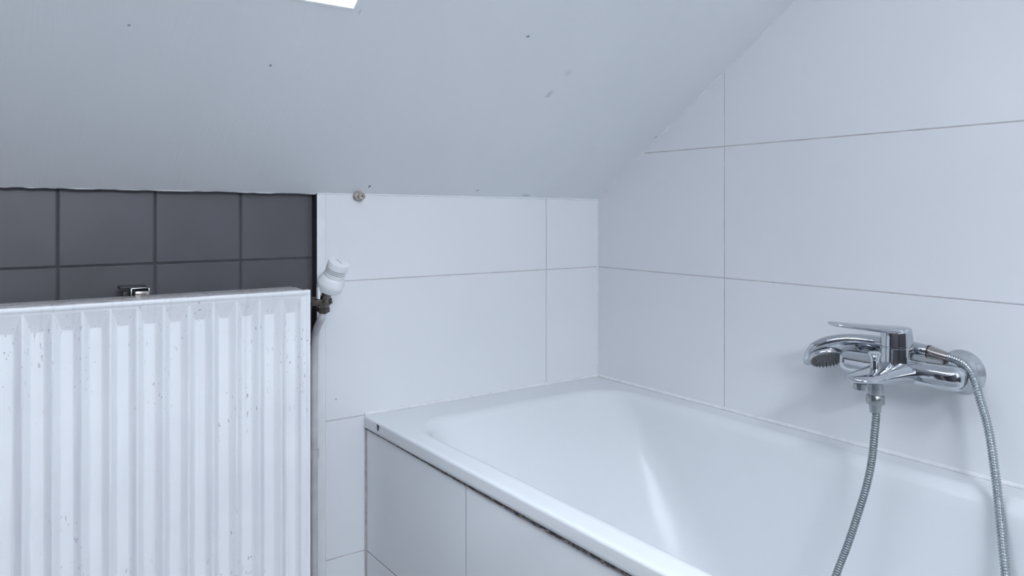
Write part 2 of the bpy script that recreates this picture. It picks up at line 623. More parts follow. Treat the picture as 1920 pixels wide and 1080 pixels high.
# roof window
def slab(bm, x0, x1, y0, y1, h0, h1, dy=0.0):
    """box in slope coordinates"""
    vs = [bm.verts.new(sp(x, y, h)) for h in (h0, h1) for x, y in ((x0, y0), (x1, y0), (x1, y1), (x0, y1))]
    for f in ((0, 1, 2, 3), (4, 5, 6, 7), (0, 1, 5, 4), (1, 2, 6, 5), (2, 3, 7, 6), (3, 0, 4, 7)):
        bm.faces.new([vs[i] for i in f])
bm = bmesh.new()
w = 0.05
for a in ((HX0 - w, HX1 + w, HY0 + w, HY0 - 0.004), (HX0 - w, HX1 + w, HY1 + 0.004, HY1 - w), (HX0 - w, HX0 + 0.004, HY0 - 0.004, HY1 + 0.004), (HX1 - 0.004, HX1 + w, HY0 - 0.004, HY1 + 0.004)):
    slab(bm, *a, T + 0.0005, T + 0.05)
win = struct(link('window_1', bm, 'frame', smooth=False), 'roof window with a white frame in the slope')
bm = bmesh.new()
slab(bm, HX0 + 0.003, HX1 - 0.003, HY0 - 0.003, HY1 + 0.003, T + 0.006, T + 0.010)
link('pane', bm, 'glass', win, smooth=False)
bm = bmesh.new()
slab(bm, HX0, HX1, HY0 + 0.0005, HY0 - 0.003, -0.001, T)
slab(bm, HX1 - 0.003, HX1 + 0.0005, HY0 - 0.003, HY1 + 0.003, -0.001, T)
slab(bm, HX0 - 0.0005, HX0 + 0.003, HY0 - 0.003, HY1 + 0.003, -0.001, T)
slab(bm, HX0, HX1, HY1 + 0.003, HY1 - 0.0005, -0.001, T)
link('window_lining', bm, 'reveal', win, smooth=False)

# beads of caulk where the slope meets the walls
def bead(name, a, b, r, mat, label, wob=0.25, step=0.012, parent=None, seg=8):
    a, b = Vector(a), Vector(b)
    n = max(2, int((b - a).length / step))
    pts = [a.lerp(b, i / n) for i in range(n + 1)]
    rad = [r * (1 + wob * random.uniform(-1, 1)) for _ in pts]
    bm = bmesh.new()
    sweep(bm, pts, rad, seg)
    o = link(name, bm, mat, parent)
    if label is not None:
        struct(o, label)
    return o
bead('trim_1', (XE, 0.0, slope_z(0, XE) + 0.0005), (-0.002, 0.0, Z0 + 0.0005), 0.0026, 'ceiling', 'painted seam between the slope and the white tiles')
bead('trim_2', (XL, 0.0035, slope_z(0, XL) + 0.0012), (XE - 0.002, 0.0035, slope_z(0, XE) + 0.0012), 0.0030, 'caulk', 'white caulk line above the charcoal tiles', 0.35)
bm = bmesh.new()
q = [bm.verts.new((x, y, z)) for x, y, z in ((XL, 0, slope_z(0, XL)), (0.05, 0, slope_z(0, 0.05)), (0.05, 0.2, slope_z(0, 0.05)), (XL, 0.2, slope_z(0, XL)),
                                            (XL, 0, 1.4), (0.05, 0, 1.4), (0.05, 0.2, 1.4), (XL, 0.2, 1.4))]
for f in ((0, 1, 2, 3), (4, 5, 6, 7), (0, 1, 5, 4), (1, 2, 6, 5), (2, 3, 7, 6), (3, 0, 4, 7)):
    bm.faces.new([q[i] for i in f])
link('soffit', bm, 'ceiling', ceiling, smooth=False)
bead('trim_3', (0.0, -0.002, Z0 + 0.002), (0.0, -1.9, slope_z(-1.9) + 0.002), 0.0028, 'caulk', 'caulk line where the slope meets the right wall')
bead('trim_4', (0.0, 0.0, 0.602), (0.0, 0.0, Z0), 0.0026, 'caulk', 'caulk line in the corner of the white tiles', 0.1)

# ------------------------------------------------------------------ bathtub
def rrect(x0, x1, y0, y1, r, n=10):
    """rounded rectangle, counter-clockwise; y0 > y1"""
    out = []
    for cx, cy, a0 in ((x1 - r, y0 - r, 0), (x0 + r, y0 - r, 90), (x0 + r, y1 + r, 180), (x1 - r, y1 + r, 270)):
        for k in range(n + 1):
            a = math.radians(a0 + 90 * k / n)
            out.append((cx + r * math.cos(a), cy + r * math.sin(a)))
    return out
def densify(poly, m):
    # resample each straight run so every ring has the same count
    out = []
    n = len(poly)
    for i in range(n):
        a, b = poly[i], poly[(i + 1) % n]
        straight = (i % 11 == 10)
        k = m if straight else 1
        for j in range(k):
            t = j / k
            out.append((a[0] + (b[0] - a[0]) * t, a[1] + (b[1] - a[1]) * t))
    return out
TX0, TX1, TY0, TY1 = -0.690, -0.0005, -0.0005, -1.70
ZR = 0.600
def tub_ring(x0, x1, y0, y1, r, z, m=36, arm=0.0):
    ps = densify(rrect(x0, x1, y0, y1, r), m)
    out = []
    for x, y in ps:
        if arm:
            # moulded arm rest on the wall side, nearer half of the bath
            t = min(1.0, max(0.0, (-y - 1.02) / 0.035))
            t = t * t * (3 - 2 * t)
            if x > (x0 + x1) / 2:
                x -= arm * t * min(1.0, (x - (x0 + x1) / 2) / 0.15)
        out.append(Vector((x, y, z)))
    return out
rings = []
# outside: lip underside, lip face, rolled edge
rings.append(tub_ring(TX0 + 0.012, TX1, TY0, TY1, 0.004, 0.5735))
rings.append(tub_ring(TX0 + 0.002, TX1, TY0, TY1, 0.004, 0.5725))
rings.append(tub_ring(TX0, TX1, TY0, TY1, 0.004, 0.5750))
rings.append(tub_ring(TX0, TX1, TY0, TY1, 0.004, 0.5800))
rings.append(tub_ring(TX0, TX1, TY0, TY1, 0.004, 0.5945))
for a in (15, 35, 55, 75, 90):
    q = math.radians(a)
    rr = 0.0055
    rings.append(tub_ring(TX0 + rr - rr * math.cos(q), TX1, TY0, TY1, 0.004, ZR - rr + rr * math.sin(q)))
# flat rim, falling a little towards the basin, then the roll into the basin
IX0, IX1, IY0, IY1 = -0.648, -0.052, -0.105, -1.600
rings.append(tub_ring(TX0 + 0.014, TX1 - 0.001, TY0 - 0.001, TY1 + 0.001, 0.006, ZR))
IX0, IX1, IY0, IY1 = -0.652, -0.048, -0.100, -1.600
rings.append(tub_ring(IX0 - 0.004, IX1 + 0.004, IY0 + 0.004, IY1 - 0.004, 0.124, ZR))
rings.append(tub_ring(IX0, IX1, IY0, IY1, 0.120, ZR))
prof = []      # (inset, drop)
R1 = 0.028
for a in (12, 24, 36, 48, 60, 70):
    q = math.radians(a)
    prof.append((R1 * math.sin(q), R1 * (1 - math.cos(q))))
for i, (ins, drop) in enumerate(prof):
    rings.append(tub_ring(IX0 + ins, IX1 - ins, IY0 - ins, IY1 + ins, 0.120 - ins, ZR - drop, arm=0.022 * min(1, i / 3)))
i0, d0 = prof[-1]
NB = 16
for k in range(1, NB + 1):
    t = k / NB
    z = ZR - 0.001 - d0 - (0.385 - d0) * (1 - (1 - t) ** 1.0)
    side = i0 + 0.055 * t
    back = i0 + 0.30 * t ** 0.95
    front = i0 + 0.10 * t
    rings.append(tub_ring(IX0 + side, IX1 - side, IY0 - back, IY1 + front, 0.094 + 0.106 * t, z, arm=0.022 * (1 - t)))
zb = ZR - 0.001 - 0.385
for a in (20, 40, 60, 80):
    q = math.radians(a)
    s = 0.055 + i0 + 0.05 * math.sin(q)
    bk = i0 + 0.30 + 0.07 * math.sin(q)
    rings.append(tub_ring(IX0 + s, IX1 - s, IY0 - bk, IY1 + 0.10 + i0 + 0.05 * math.sin(q), 0.20 - 0.045 * math.sin(q), zb - 0.035 * (1 - math.cos(q)) ))
bm = bmesh.new()
VR = [[bm.verts.new(p) for p in r] for r in rings]
skin(bm, VR, False)
bm.faces.new(VR[-1][::-1])
tub = link('bathtub', bm, 'enamel', angle=60)
tag(tub, 'white enamelled built-in bathtub with a small black chip on its rim, in the tiled corner', 'bathtub')
bm = bmesh.new()
c = [(-0.0690, 0.5962), (-0.0780, 0.5950), (-0.0790, 0.5915), (-0.0752, 0.5830), (-0.0730, 0.5822), (-0.0706, 0.5895)]
X = TX0 - 0.0004
r = [[bm.verts.new((X + 0.0012, y, z)) for y, z in c], [bm.verts.new((X - 0.0004, y, z)) for y, z in c]]
skin(bm, r, True)
link('enamel_chip', bm, 'chip', tub, smooth=False)['label'] = 'black chip in the white enamel'

# silicone around the bath
bead('trim_5', (-0.688, -0.001, 0.6025), (-0.002, -0.001, 0.6025), 0.0040, 'caulk', 'white silicone line between the bath rim and the back wall', 0.0)
bead('trim_6', (-0.001, -0.002, 0.6025), (-0.001, -1.69, 0.6025), 0.0044, 'caulk', 'white silicone line between the bath rim and the right wall', 0.0)

# tiled bath panel
PX = -0.6845
bm = bmesh.new()
box(bm, (PX + 0.0007, -0.002, 0.002), (PX + 0.03, -1.70, 0.5715))
panel = link('tiled_bath_surround', bm, 'grout_panel', smooth=False)
tag(panel, 'white tiled panel closing the side of the bathtub below its rim', 'bath surround')
bm = bmesh.new()
tile_field(bm, [0.003, 0.4189, 1.0189, 1.6189, 1.70], [0.003, 0.3, 0.5700], Vector((PX, 0, 0)), -EY, EZ, -EX, 0.0022, 0.004, 0.0007)
link('panel_tiles', bm, 'tile_white', panel, smooth=False)
# dirty silicone under the lip: rough, mouldy, swelling towards the front
pts, rad = [], []
n = 300
for i in range(n + 1):
    y = -0.004 - 1.69 * i / n
    g = min(1.0, max(0.15, (-y - 0.05) / 0.5))
    pts.append(Vector((PX - 0.0010 - 0.0008 * g, y, 0.5705 - 0.0006 * g + random.uniform(-1, 1) * 0.0005 * g)))
    rad.append(0.0010 + 0.0016 * g + random.uniform(-1, 1) * 0.0006 * g)
bm = bmesh.new()
sweep(bm, pts, rad, 8)
link('mouldy_sealant', bm, 'mould', panel)['label'] = 'blackened silicone under the rim'
bead('corner_sealant', (PX - 0.001, -0.0015, 0.002), (PX - 0.001, -0.0015, 0.570), 0.0026, 'caulk_old', None, 0.06, parent=panel)['label'] = 'greyish sealant in the corner'

# ------------------------------------------------------------------ radiator
RX1, RX0 = -0.8590, -1.8600
RZ1, RZ0 = 0.8990, 0.2990
RY = -0.1300
PITCH = 0.04165
rad_o = empty('radiator', ((RX0 + RX1) / 2, -0.0875, RZ0))
tag(rad_o, 'white ribbed panel radiator with chipped paint, in front of the charcoal tiles', 'radiator')
def smooth01(t):
    t = min(1.0, max(0.0, t))
    return t * t * (3 - 2 * t)
DV = 0.0130
def rib_depth(x):
    """0 on the ridge, DV on the valley floor"""
    u = ((x + 0.9168) / PITCH) % 1.0
    a, b, c = 0.035, 0.34, 0.725      # ridge end, valley start, valley end
    if u < a: return 0.0
    if u < b: return DV * (0.5 * (u - a) / (b - a) + 0.5 * smooth01((u - a) / (b - a)))
    if u < c: return DV
    return DV * (1 - (0.5 * (u - c) / (1 - c) + 0.5 * smooth01((u - c) / (1 - c))))
def panel_y(x, z):
    e = min(RX1 - x, x - RX0)
    ez = min(RZ1 - z, z - RZ0)
    em = min(e, ez)
    # rolled border: face starts back, comes forward within 3 mm, then dips behind the bead
    if em < 0.003:
        return RY + 0.003 * (1 - math.sqrt(max(0, 1 - (1 - em / 0.003) ** 2)))
    d = 0.0022 * smooth01((em - 0.0065) / 0.003)
    # the ramp at the top and bottom of each valley
    rampd = max(0.0, min(1.0, (ez - 0.012) / 0.031)) * DV
    side = max(0.0, min(1.0, (e - 0.0195) / 0.006)) * DV
    return RY + d + min(rib_depth(x), rampd, side)
bm = bmesh.new()
xs = [RX1 - t for t in (0, 0.0004, 0.001, 0.002, 0.003, 0.0065, 0.008, 0.0095)]
x = RX1 - 0.0105
while x > RX0 + 0.0105:
    xs.append(x)
    x -= PITCH / 36
xs += [RX0 + t for t in (0.0095, 0.008, 0.0065, 0.003, 0.002, 0.001, 0.0004, 0)]
zt = [0, 0.0004, 0.001, 0.002, 0.003, 0.0065, 0.008, 0.0095, 0.012] + [0.012 + 0.031 * k / 20 for k in range(1, 21)] + [0.0445]
zs = [RZ1 - t for t in zt] + [0.6] + [RZ0 + t for t in zt[::-1]]
g = [[bm.verts.new((x, panel_y(x, z), z)) for x in xs] for z in zs]
for i in range(len(zs) - 1):
    for j in range(len(xs) - 1):
        bm.faces.new((g[i][j], g[i][j + 1], g[i + 1][j + 1], g[i + 1][j]))
# close it at the back
yb = RY + 0.016
bk = [bm.verts.new((RX1, yb, RZ1)), bm.verts.new((RX0, yb, RZ1)), bm.verts.new((RX0, yb, RZ0)), bm.verts.new((RX1, yb, RZ0))]
bm.faces.new(bk)
bm.faces.new([g[0][j] for j in range(len(xs))] + [bk[1], bk[0]])
bm.faces.new([g[-1][j] for j in range(len(xs))] + [bk[2], bk[3]])
bm.faces.new([g[i][0] for i in range(len(zs))] + [bk[3], bk[0]])
bm.faces.new([g[i][-1] for i in range(len(zs))] + [bk[2], bk[1]])
link('front_panel', bm, 'radiator', rad_o, angle=50)
bm = bmesh.new()
box(bm, (RX0, -0.058, RZ0), (RX1 - 0.001, -0.045, RZ1 - 0.001), 0.002)
link('back_panel', bm, 'radiator', rad_o)
bm = bmesh.new()      # top cover between the two panels
box(bm, (RX0 + 0.004, RY + 0.0050, RZ1 - 0.004), (RX1 - 0.010, -0.0450, RZ1 + 0.0006), 0.0006)
link('top_cover', bm, 'radiator_top', rad_o)['label'] = 'grimy top strip with rust brown spots'
bm = bmesh.new()      # folded convector sheet between the panels
zig = []
k = 0
x = RX0 + 0.02
while x < RX1 - 0.03:
    zig += [(x, -0.1125), (x + 0.004, -0.061), (x + 0.012, -0.061), (x + 0.016, -0.1125)]
    x += 0.024
A = [bm.verts.new((x, y, RZ0 + 0.03)) for x, y in zig]
B = [bm.verts.new((x, y, RZ1 - 0.03)) for x, y in zig]
for i in range(len(zig) - 1):
    bm.faces.new((A[i], A[i + 1], B[i + 1], B[i]))
link('convector_fins', bm, 'radiator', rad_o, smooth=False)
# wall bracket hooked over the back panel
BX = -1.150
bm = bmesh.new()
box(bm, (BX - 0.0115, -0.075, RZ1 - 0.003), (BX + 0.0115, -0.060, RZ1 + 0.0105), 0.0015)
brk = link('bracket', bm, 'nickel', rad_o)
brk['label'] = 'small metal bracket clip on the top edge'
bm = bmesh.new()
box(bm, (BX - 0.0165, -0.062, RZ1 - 0.003), (BX - 0.0135, -0.038, RZ1 + 0.0150), 0.0008)
box(bm, (BX + 0.0125, -0.062, RZ1 - 0.001), (BX + 0.0150, -0.038, RZ1 + 0.0145), 0.0008)
box(bm, (BX - 0.0165, -0.050, RZ1 + 0.0125), (BX + 0.0150, -0.030, RZ1 + 0.0150), 0.0008)
link('clip_arm', bm, 'chrome_matt', brk)
bm = bmesh.new()
box(bm, (BX - 0.0270, -0.050, RZ1 - 0.002), (BX - 0.0175, -0.030, RZ1 + 0.0095), 0.001)
box(bm, (BX - 0.0310, -0.040, RZ1 + 0.0125), (BX + 0.0135, -0.012, RZ1 + 0.0175), 0.001)
box(bm, (BX - 0.0040, -0.030, 0.55), (BX + 0.0140, 0.0225, RZ1 + 0.0120), 0.001)
link('bracket_arm', bm, 'black', brk)

# ------------------------------------------------------------------ radiator valve
VB = Vector((-0.8175, -0.090, 0.869))
valve = empty('radiator_valve', VB)
tag(valve, 'tarnished metal radiator valve with a tilted white thermostatic head, at the radiator edge', 'valve')
ax = Vector((0.15, -0.47, 0.87)).normalized()
bm = bmesh.new()
sweep(bm, [VB + Vector((-0.0415, 0, 0.003)), VB + Vector((-0.030, 0, 0.003)), VB + Vector((-0.010, 0, 0.002)), VB + Vector((0.003, 0, 0))], [0.0085, 0.0085, 0.010, 0.0115], 24)
lathe(bm, VB - ax * 0.014, ax, [(0, 0.0), (0, 0.0085), (0.003, 0.0125), (0.012, 0.0140), (0.020, 0.0125), (0.026, 0.0098), (0.048, 0.0098)], 24)
lathe(bm, VB + Vector((0.0, 0, -0.001)), (0, 0.15, -1), [(0, 0.010), (0.010, 0.0115), (0.0105, 0.0128), (0.019, 0.0128), (0.0195, 0.009), (0.022, 0.009)], 6)
lathe(bm, VB, (0.85, -0.5, 0.15), [(0, 0.0075), (0.014, 0.0075), (0.0142, 0.0058), (0.017, 0.0055)], 16)
link('valve_body', bm, 'brass', valve, angle=35)
bm = bmesh.new()
lathe(bm, VB + Vector((-0.0385, 0, 0.003)), (1, 0, 0), [(0, 0.0135), (0.001, 0.0148), (0.011, 0.0148), (0.012, 0.0135)], 6)
link('union_nut', bm, 'black', valve, angle=30)['label'] = 'dark union nut towards the radiator'
H0 = VB + ax * 0.031
bm = bmesh.new()
lathe(bm, H0, ax, [(h * 1.10, r * 1.07) for h, r in ((0.0, 0.018), (0.0, 0.0228), (0.002, 0.0240), (0.013, 0.0252), (0.0135, 0.0248), (0.0145, 0.0248), (0.015, 0.0252), (0.0225, 0.0228), (0.0275, 0.0208),
                   (0.0285, 0.0198), (0.0375, 0.0193), (0.0376, 0.0183), (0.0390, 0.0183), (0.0391, 0.0195), (0.0410, 0.0195), (0.0411, 0.0183), (0.0425, 0.0183), (0.0426, 0.0195),
                   (0.0445, 0.0195), (0.0446, 0.0183), (0.0460, 0.0183), (0.0461, 0.0197), (0.0560, 0.0197), (0.0585, 0.0188), (0.0590, 0.0175), (0.0590, 0.0))], 56)
head = link('thermostatic_head', bm, 'plastic', valve, angle=30)
head['label'] = 'white ribbed thermostat knob'
# grip ridges and the printed stroke on the cap
Xh = ax.cross(Vector((0, 1, 0))).normalized()
Yh = ax.cross(Xh).normalized()
bm = bmesh.new()
top = H0 + ax * 0.0649
d = (Xh * -0.35 + Yh * 0.93).normalized()
s = ax.cross(d).normalized()
for k in (-1,):
    c = top
    v = [bm.verts.new(c + d * a + s * b + ax * h) for h in (0.0, 0.0006) for a, b in ((-0.0085, -0.0009), (0.0085, -0.0009), (0.0085, 0.0009), (-0.0085, 0.0009))]
    for f in ((0, 1, 2, 3), (4, 5, 6, 7), (0, 1, 5, 4), (1, 2, 6, 5), (2, 3, 7, 6), (3, 0, 4, 7)):
        bm.faces.new([v[i] for i in f])
link('cap_mark', bm, 'mark', head, smooth=False)
bm = bmesh.new()
lathe(bm, H0 + ax * 0.0407, ax, [(0, 0.0196), (0, 0.0199), (0.0104, 0.0199), (0.0104, 0.0196)], 40, close=False)
link('vent_slots', bm, 'plastic_slot', head)
bm = bmesh.new()       # side tab hanging from the collar
v = H0 + Vector((-0.0235, -0.004, 0.004))
box(bm, (v.x - 0.0022, v.y - 0.006, v.z - 0.022), (v.x + 0.0022, v.y + 0.005, v.z + 0.002), 0.001)
link('release_tab', bm, 'plastic', head)

# heating pipe: from the valve back to the wall and down
pts = catmull([(VB.x + 0.000, VB.y + 0.003, VB.z - 0.018), (VB.x - 0.001, VB.y + 0.010, VB.z - 0.034), (VB.x + 0.000, VB.y + 0.038, VB.z - 0.058), (VB.x + 0.005, -0.028, VB.z - 0.088),
               (VB.x + 0.006, -0.020, VB.z - 0.16), (VB.x + 0.006, -0.020, 0.5), (VB.x + 0.006, -0.020, 0.25), (VB.x + 0.006, -0.020, 0.003)], 12)
bm = bmesh.new()
sweep(bm, pts, 0.0075, 20)
pipe = link('heating_pipe', bm, 'pipe')
tag(pipe, 'thin off-white heating pipe running down beside the radiator edge', 'pipe')
bm = bmesh.new()
lathe(bm, (VB.x + 0.006, -0.020, 0.534), (0, 0, 1), [(0, 0.0078), (0, 0.0100), (0.018, 0.0100), (0.018, 0.0078)], 24, close=False)
box(bm, (VB.x + 0.000, -0.011, 0.536), (VB.x + 0.012, -0.0002, 0.550), 0.001)
link('pipe_clip', bm, 'pipe', pipe)

# capped pipe stub under the slope
SB = Vector((-0.7050, -0.0010, 1.0865))
bm = bmesh.new()
sa = Vector((0.14, -1, -0.06)).normalized()
lathe(bm, SB, sa, [(0, 0.0), (0, 0.0112), (0.006, 0.0114), (0.009, 0.0100), (0.0095, 0.0078), (0.020, 0.0074), (0.0208, 0.0066), (0.0208, 0.0040), (0.0195, 0.0034), (0.0195, 0.0016), (0.013, 0.0014), (0.013, 0.0)], 32)
stub = link('pipe_stub', bm, 'pipe')
tag(stub, 'short dirty white pipe stub sticking out above the back tiles', 'pipe stub')
stub.data.materials[0] = plain('dirty_stub_paint', (0.42, 0.37, 0.33, 1), 0.5, vary=0.45, nscale=110)
bm = bmesh.new()
lathe(bm, SB + sa * 0.0135, sa, [(0, 0.0), (0, 0.0016), (0.0062, 0.0018), (0.0062, 0.0)], 16)
link('stub_hole', bm, 'black', stub)

# ------------------------------------------------------------------ bath mixer
# (u along the wall towards the front, b out from the wall, z up)
def W(u, b, z): return Vector((-b, -u, z))
UC = 0.866
ZC = 0.7735
mixer = empty('bath_mixer', W(UC, 0, ZC))
tag(mixer, 'chrome single lever bath mixer tap mounted on the white tiled right wall', 'tap')

def superring(cu, cb, cz, hu, hv, plane, e=2.4, n=40):
    """superellipse ring; plane 'bz' (along u) or 'uz' (along b)"""
    out = []
    for k in range(n):
        a = 2 * math.pi * k / n
        c, s = math.cos(a), math.sin(a)
        x = hu * math.copysign(abs(c) ** (2 / e), c)
        y = hv * math.copysign(abs(s) ** (2 / e), s)
        if plane == 'bz':
            out.append(W(cu, cb + x, cz + y))
        else:
            out.append(W(cu + x, cb, cz + y))
    return out
def loft(bm, rings):
    R = [[bm.verts.new(p) for p in r] for r in rings]
    skin(bm, R, True)

bm = bmesh.new()
R = []
u0, u1 = 0.7560, 0.9760
RB = 0.0208
ends = [(0.0, 0.30), (0.0012, 0.55), (0.004, 0.78), (0.008, 0.92), (0.014, 0.985), (0.022, 1.0)]
for dd, s in ends:
    R.append(superring(u0 + dd, 0.062, ZC, RB * s, RB * s, 'bz', 2.5))
for t in (0.25, 0.5, 0.75):
    R.append(superring(u0 + (u1 - u0) * t, 0.062, ZC, RB, RB, 'bz', 2.5))
for dd, s in ends[::-1]:
    R.append(superring(u1 - dd, 0.062, ZC, RB * s, RB * s, 'bz', 2.5))
loft(bm, R)
link('mixer_body', bm, 'chrome', mixer, angle=60)

bm = bmesh.new()
R = []
for b, hu, z0, z1, e in ((0.040, 0.046, 0.7530, 0.7890, 2.6), (0.062, 0.0440, 0.7528, 0.7894, 2.6), (0.082, 0.0395, 0.7532, 0.7896, 2.5), (0.102, 0.0355, 0.7545, 0.7892, 2.4),
                         (0.122, 0.0320, 0.7565, 0.7878, 2.3), (0.145, 0.0300, 0.7592, 0.7856, 2.2), (0.165, 0.0285, 0.7618, 0.7836, 2.2), (0.182, 0.0268, 0.7640, 0.7818, 2.1),
                         (0.194, 0.0238, 0.7658, 0.7802, 2.0), (0.202, 0.0185, 0.7676, 0.7784, 2.0), (0.207, 0.0120, 0.7695, 0.7765, 2.0), (0.2085, 0.005, 0.7712, 0.7745, 2.0)):
    R.append(superring(UC, b, (z0 + z1) / 2, hu, (z1 - z0) / 2, 'uz', e))
loft(bm, R)
spout = link('spout', bm, 'chrome', mixer, angle=60)
bm = bmesh.new()
lathe(bm, W(UC, 0.186, 0.7660), (0, 0, -1), [(-0.002, 0.0105), (0.0, 0.0132), (0.0015, 0.0132), (0.002, 0.0124), (0.010, 0.0124), (0.0115, 0.0112), (0.0115, 0.0095), (0.008, 0.009), (0.008, 0.0)], 12)
link('aerator', bm, 'chrome_matt', spout, angle=25)

bm = bmesh.new()
HU, HB = 0.8625, 0.066
lathe(bm, W(HU, HB, 0.776), (0, 0, 1), [(0, 0.0), (0, 0.0285), (0.010, 0.0280), (0.022, 0.0272), (0.0365, 0.0268), (0.0368, 0.0258), (0.039, 0.0256), (0.039, 0.0)], 56)
link('cartridge_housing', bm, 'chrome', mixer, angle=40)

# lever: cap and tongue
bm = bmesh.new()
dirv = Vector((-math.cos(math.radians(33)), math.sin(math.radians(33)), 0))   # out from the wall and along it, away from the camera
side = Vector((-dirv.y, dirv.x, 0))
C0 = W(HU, HB, 0)
capR = [(0.8155, 0.0262), (0.8162, 0.0270), (0.830, 0.0262), (0.840, 0.0252), (0.8452, 0.0244), (0.8478, 0.0226), (0.8488, 0.0190), (0.8490, 0.0)]
lathe(bm, C0, (0, 0, 1), capR, 56)
R = []
for s_, hw, zt, th in ((-0.022, 0.009, 0.8478, 0.004), (-0.018, 0.016, 0.8486, 0.006), (-0.008, 0.0225, 0.8494, 0.011), (0.006, 0.0246, 0.8502, 0.0150), (0.022, 0.0235, 0.8512, 0.0135),
                       (0.040, 0.0212, 0.8524, 0.0115), (0.062, 0.0192, 0.8540, 0.0098), (0.085, 0.0180, 0.8558, 0.0090), (0.103, 0.0172, 0.8574, 0.0082), (0.113, 0.0152, 0.8582, 0.0075), (0.1185, 0.0112, 0.8582, 0.0062), (0.1212, 0.0055, 0.8572, 0.0036), (0.1218, 0.002, 0.8562, 0.0012)):
    ring = []
    for k in range(32):
        a = 2 * math.pi * k / 32
        c, s = math.cos(a), math.sin(a)
        x = hw * math.copysign(abs(c) ** 0.8, c)
        y = th / 2 * math.copysign(abs(s) ** 0.9, s)
        ring.append(bm.verts.new(C0 + dirv * s_ + side * x + Vector((0, 0, zt - th / 2 + y))))
    R.append(ring)
skin(bm, R, True)
link('lever', bm, 'chrome', mixer, angle=50)

bm = bmesh.new()
KB = 0.142
lathe(bm, W(UC, KB, 0.7780), (0, 0, 1), [(0, 0.0), (0, 0.0065), (0.004, 0.0065), (0.0045, 0.0082), (0.020, 0.0082), (0.026, 0.0086), (0.0295, 0.0100), (0.0315, 0.0114), (0.0335, 0.0116), (0.0345, 0.0108), (0.0348, 0.0)], 36)
link('diverter_knob', bm, 'chrome', mixer, angle=35)
bm = bmesh.new()
lathe(bm, W(UC, KB, 0.7650), (0, 0, -1), [(0, 0.0), (0, 0.0125), (0.015, 0.0125), (0.020, 0.0122), (0.026, 0.0118), (0.0262, 0.0)], 36)
link('hose_outlet', bm, 'chrome_matt', mixer, angle=35)
for uu in (UC - 0.077, UC + 0.077):
    bm = bmesh.new()
    lathe(bm, W(uu, 0.0004, 0.7755), (-1, 0, 0), [(0, 0.0), (0, 0.0378), (0.003, 0.0380), (0.006, 0.0365), (0.012, 0.0325), (0.024, 0.0270), (0.040, 0.0235), (0.048, 0.0190), (0.0485, 0.0)], 64)
    link('escutcheon', bm, 'chrome', mixer, angle=30)

# ------------------------------------------------------------------ hand shower lying on the mixer
HZ = 0.8085
hand = empty('hand_shower', W(0.78, 0.032, HZ))
tag(hand, 'chrome hand shower lying behind the tap lever, spray plate facing down', 'hand shower')
RA = math.radians(21)         # the head is rolled so that its face also looks out into the room
def HS(u, y, z):
    """u along the wall, y across, z up, rolled about the handle's axis"""
    return W(u, 0.032 + y * math.cos(RA) - z * math.sin(RA) * -1 * -1, HZ + y * math.sin(RA) + z * math.cos(RA)) if False else \
        W(u, 0.032 + y * math.cos(RA) + z * (-math.sin(RA)), HZ + y * math.sin(RA) + z * math.cos(RA))
bm = bmesh.new()
R = []
# u, centre z, half width, up, down
for u, cz, hw, up, dn, e in ((0.9010, -0.0010, 0.0108, 0.0108, 0.0108, 2.0), (0.8990, -0.0010, 0.0114, 0.0114, 0.0114, 2.0), (0.870, 0.0005, 0.0122, 0.0122, 0.0120, 2.0), (0.840, 0.0015, 0.0128, 0.0128, 0.0120, 2.0),
                             (0.815, 0.0015, 0.0136, 0.0130, 0.0115, 2.0), (0.795, 0.0005, 0.0150, 0.0132, 0.0105, 2.1), (0.777, -0.0015, 0.0190, 0.0136, 0.0100, 2.2), (0.762, -0.0045, 0.0245, 0.0146, 0.0110, 2.3),
                             (0.746, -0.0095, 0.0300, 0.0160, 0.0155, 2.3), (0.728, -0.0160, 0.0342, 0.0172, 0.0185, 2.3), (0.711, -0.0240, 0.0350, 0.0180, 0.0195, 2.3), (0.696, -0.0330, 0.0325, 0.0180, 0.0190, 2.3),
                             (0.688, -0.0415, 0.0275, 0.0165, 0.0165, 2.2), (0.681, -0.0490, 0.0210, 0.0140, 0.0130, 2.1), (0.676, -0.0550, 0.0130, 0.0100, 0.0085, 2.0), (0.6735, -0.0580, 0.005, 0.004, 0.004, 2.0)):
    ring = []
    for k in range(40):
        a = 2 * math.pi * k / 40
        c, s = math.cos(a), math.sin(a)
        x = hw * math.copysign(abs(c) ** (2 / e), c)
        y = (up if s > 0 else dn) * math.copysign(abs(s) ** (2 / e), s)
        ring.append(bm.verts.new(HS(u, x, cz + y)))
    R.append(ring)
skin(bm, R, True)
link('shower_handle', bm, 'chrome', hand, angle=60)
